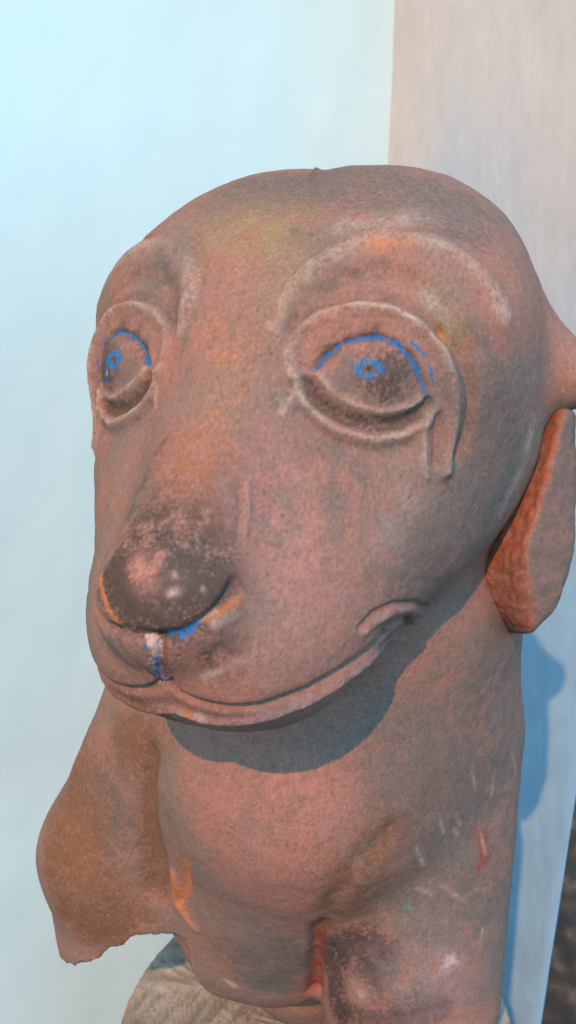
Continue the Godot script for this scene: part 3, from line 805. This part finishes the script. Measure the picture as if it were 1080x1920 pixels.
# ------------------------------------------------------------------ walls, ground, block
func wall(called: String, plan: PackedVector2Array, fine_from: int, fine_to: int, m: Material, wave: float, label: String, seed_no: int, cool_light_tint: Color, warm_light_tint: Color) -> void:
	# plan: the outline seen from above, counter-clockwise; sides fine_from..fine_to face the dog and are laid out finely
	var rough := FastNoiseLite.new()
	rough.seed = seed_no
	rough.noise_type = FastNoiseLite.TYPE_SIMPLEX_SMOOTH
	rough.frequency = 9.0
	rough.fractal_octaves = 4
	var low := -0.5
	var high := 2.3
	var st := SurfaceTool.new()
	st.begin(Mesh.PRIMITIVE_TRIANGLES)
	var line := PackedVector2Array()
	var bumpy := PackedByteArray()
	for i in plan.size():
		var a := plan[i]
		var b := plan[(i + 1) % plan.size()]
		var near := i >= fine_from and i <= fine_to
		var steps := maxi(1, int(a.distance_to(b) / 0.012)) if near else 1
		for k in steps:
			line.append(a.lerp(b, float(k) / steps))
			bumpy.append(1 if near else 0)
	var count := line.size()
	var rows := 190
	var run := 0.0
	for i in count + 1:
		var p := line[i % count]
		var along := (line[(i + 1) % count] - line[(i + count - 1) % count]).normalized()
		var out := Vector2(-along.y, along.x)
		if i > 0:
			run += p.distance_to(line[i - 1])
		for j in rows + 1:
			var y := lerpf(low, high, float(j) / rows)
			var w := rough.get_noise_3d(p.x, y * 0.6, p.y) * wave
			if bumpy[i % count] == 0:
				w *= 0.2
			var v := Vector3(p.x + out.x * w, y, p.y + out.y * w)
			var tone := 1.0 + 0.04 * coarse.get_noise_3d(v.x * 0.4, v.y * 0.3, v.z * 0.4)
			st.set_color((cool_light_tint.lerp(warm_light_tint, smoothstep(0.2, 0.85, v.y + 0.3 * coarse.get_noise_3d(v.x * 0.3, v.y * 0.12, v.z * 0.3)))) * tone)  # pier: warm light high and blue light low, painted into the plaster colour
			st.set_uv(Vector2(run, y))
			st.set_smooth_group(0)
			st.add_vertex(v)
	for i in count:
		for j in rows:
			var a := i * (rows + 1) + j
			var b := a + rows + 1
			st.add_index(a)
			st.add_index(b)
			st.add_index(b + 1)
			st.add_index(a)
			st.add_index(b + 1)
			st.add_index(a + 1)
	var cap := Geometry2D.triangulate_polygon(line)
	var base := count * (rows + 1) + rows + 1
	for i in count:
		st.set_color(Color(1, 1, 1))
		st.set_uv(Vector2.ZERO)
		st.add_vertex(Vector3(line[i].x, high, line[i].y))
	for i in cap:
		st.add_index(base + i)
	st.generate_normals()
	st.generate_tangents()
	var o := MeshInstance3D.new()
	o.name = called
	o.mesh = st.commit()
	o.material_override = m
	o.set_meta("kind", "structure")
	o.set_meta("category", "wall")
	o.set_meta("label", label)
	add_child(o)

func build_setting() -> void:
	var corner := Vector2(0.112, -0.587)
	var l := Vector2(-0.7071, 0.7071)
	var r := Vector2(0.7071, 0.7071)
	# left wall: from its far end to the corner, then back behind
	wall("white_wall", PackedVector2Array([corner + l * 1.9, corner - l * 0.012, corner - r * 0.2 - l * 0.012, corner + l * 1.9 - r * 0.2]), 0, 0,
		plaster_material(Color(0.78, 0.89, 0.82), 2.0, 2.0, 0.5, 0.04), 0.0012, "smooth pale blue-white wall behind the dog", 3, Color(1, 1, 1), Color(1, 1, 1))
	var e := corner + r * 0.338
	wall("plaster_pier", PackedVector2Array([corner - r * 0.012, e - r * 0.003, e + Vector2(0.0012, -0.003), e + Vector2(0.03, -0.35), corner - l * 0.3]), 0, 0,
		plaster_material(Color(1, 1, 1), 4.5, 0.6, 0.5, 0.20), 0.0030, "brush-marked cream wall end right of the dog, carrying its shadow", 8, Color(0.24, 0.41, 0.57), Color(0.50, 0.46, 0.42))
	var g := MeshInstance3D.new()
	g.name = "ground"
	var st := SurfaceTool.new()
	st.begin(Mesh.PRIMITIVE_TRIANGLES)
	var n := 160
	for j in n + 1:
		for i in n + 1:
			# fine near the dog, stretched towards the horizon
			var a := (float(i) / n - 0.5) * 2.0
			var b := (float(j) / n - 0.5) * 2.0
			var x := a * 4.0 + signf(a) * pow(absf(a), 7.0) * 150.0
			var z := b * 4.0 + signf(b) * pow(absf(b), 7.0) * 150.0
			var h := coarse.get_noise_2d(x * 0.25, z * 0.25) * 0.03
			var c := Color(0.75, 0.75, 0.75).lerp(Color(1, 1, 1), clampf(0.5 + coarse.get_noise_2d(x * 0.2, z * 0.2), 0, 1))
			st.set_color(c)
			st.add_vertex(Vector3(x, -0.5 + h, z))
	for j in n:
		for i in n:
			var a := j * (n + 1) + i
			st.add_index(a)
			st.add_index(a + 1)
			st.add_index(a + n + 2)
			st.add_index(a)
			st.add_index(a + n + 2)
			st.add_index(a + n + 1)
	st.generate_normals()
	g.mesh = st.commit()
	var ramp := Gradient.new()
	ramp.colors = PackedColorArray([Color(0.09, 0.10, 0.05), Color(0.17, 0.13, 0.09), Color(0.27, 0.21, 0.15), Color(0.42, 0.36, 0.29)])
	ramp.offsets = PackedFloat32Array([0.0, 0.4, 0.7, 1.0])
	var dirt := FastNoiseLite.new()
	dirt.seed = 21
	dirt.frequency = 0.02
	dirt.fractal_octaves = 5
	var t := NoiseTexture2D.new()
	t.width = 512
	t.height = 512
	t.seamless = true
	t.noise = dirt
	t.color_ramp = ramp
	var m := StandardMaterial3D.new()
	m.albedo_texture = t
	m.uv1_triplanar = true
	m.uv1_world_triplanar = true
	m.uv1_scale = Vector3.ONE * 1.7
	m.vertex_color_use_as_albedo = true
	m.roughness = 0.95
	g.material_override = m
	g.set_meta("kind", "structure")
	add_child(g)

func build_block() -> void:
	var root := Node3D.new()
	root.name = "round_block"
	root.position = Vector3(0.027, -0.5, 0.0)
	root.set_meta("label", "round grey block with chisel-marked top under the dog")
	root.set_meta("category", "pedestal")
	add_child(root)
	var mat := stone_material()
	var around := 220
	for part in 2:
		var st := SurfaceTool.new()
		st.begin(Mesh.PRIMITIVE_TRIANGLES)
		var rings := 70 if part == 0 else 40
		for j in rings + 1:
			for i in around + 1:
				var a := TAU * i / around
				var rim := 0.180 + 0.0035 * coarse.get_noise_2d(cos(a) * 0.12, sin(a) * 0.12) + 0.0012 * fine.get_noise_2d(cos(a) * 0.2, sin(a) * 0.2)
				var r := rim
				var y := 0.5
				var c: Color
				if part == 0:
					r = rim * j / rings
					var x := cos(a) * r
					var z := sin(a) * r
					var cut := fine.get_noise_2d((x * 0.94 + z * 0.34) * 0.22, (z * 0.94 - x * 0.34) * 2.6)
					var cut2 := fine.get_noise_2d((x * 0.5 - z * 0.86) * 0.2 + 7.0, (z * 0.5 + x * 0.86) * 2.2)
					var which := smoothstep(-0.1, 0.15, coarse.get_noise_2d(x * 0.7, z * 0.7))
					var w := lerpf(cut, cut2, which)
					var edge := clampf((rim - r) / 0.006, 0.0, 1.0)
					y += w * 0.0035 - 0.004 * (1.0 - edge) * (1.0 - edge)
					c = Color(0.25, 0.23, 0.20).lerp(Color(0.40, 0.38, 0.34), clampf(0.5 + w * 1.3, 0, 1))
					c = c.lerp(Color(0.16, 0.14, 0.11), clampf(coarse.get_noise_2d(x, z + 2.0) * 0.8, 0, 0.5))
					c = c.lerp(Color(0.50, 0.22, 0.13), (1.0 - edge) * clampf(0.6 + fine.get_noise_2d(a * 0.2, 1.0) * 1.4, 0, 1))
				else:
					var f := float(j) / rings
					y = 0.496 * (1.0 - f)
					var w := fine.get_noise_3d(cos(a) * 0.18, y * 0.4, sin(a) * 0.18)
					r += w * 0.004 - 0.0015 * (1.0 - clampf(f * 12.0, 0, 1))
					if j == 0:
						r = rim
					c = Color(0.30, 0.22, 0.17).lerp(Color(0.44, 0.30, 0.22), clampf(0.5 + w, 0, 1))
				st.set_color(c)
				st.add_vertex(Vector3(cos(a) * r, y, sin(a) * r))
		for j in rings:
			for i in around:
				var a := j * (around + 1) + i
				var b := a + around + 1
				st.add_index(a)
				st.add_index(a + 1)
				st.add_index(b + 1)
				st.add_index(a)
				st.add_index(b + 1)
				st.add_index(b)
		st.generate_normals()
		var o := MeshInstance3D.new()
		o.name = "top_face" if part == 0 else "side_face"
		o.mesh = st.commit()
		o.material_override = mat
		root.add_child(o)
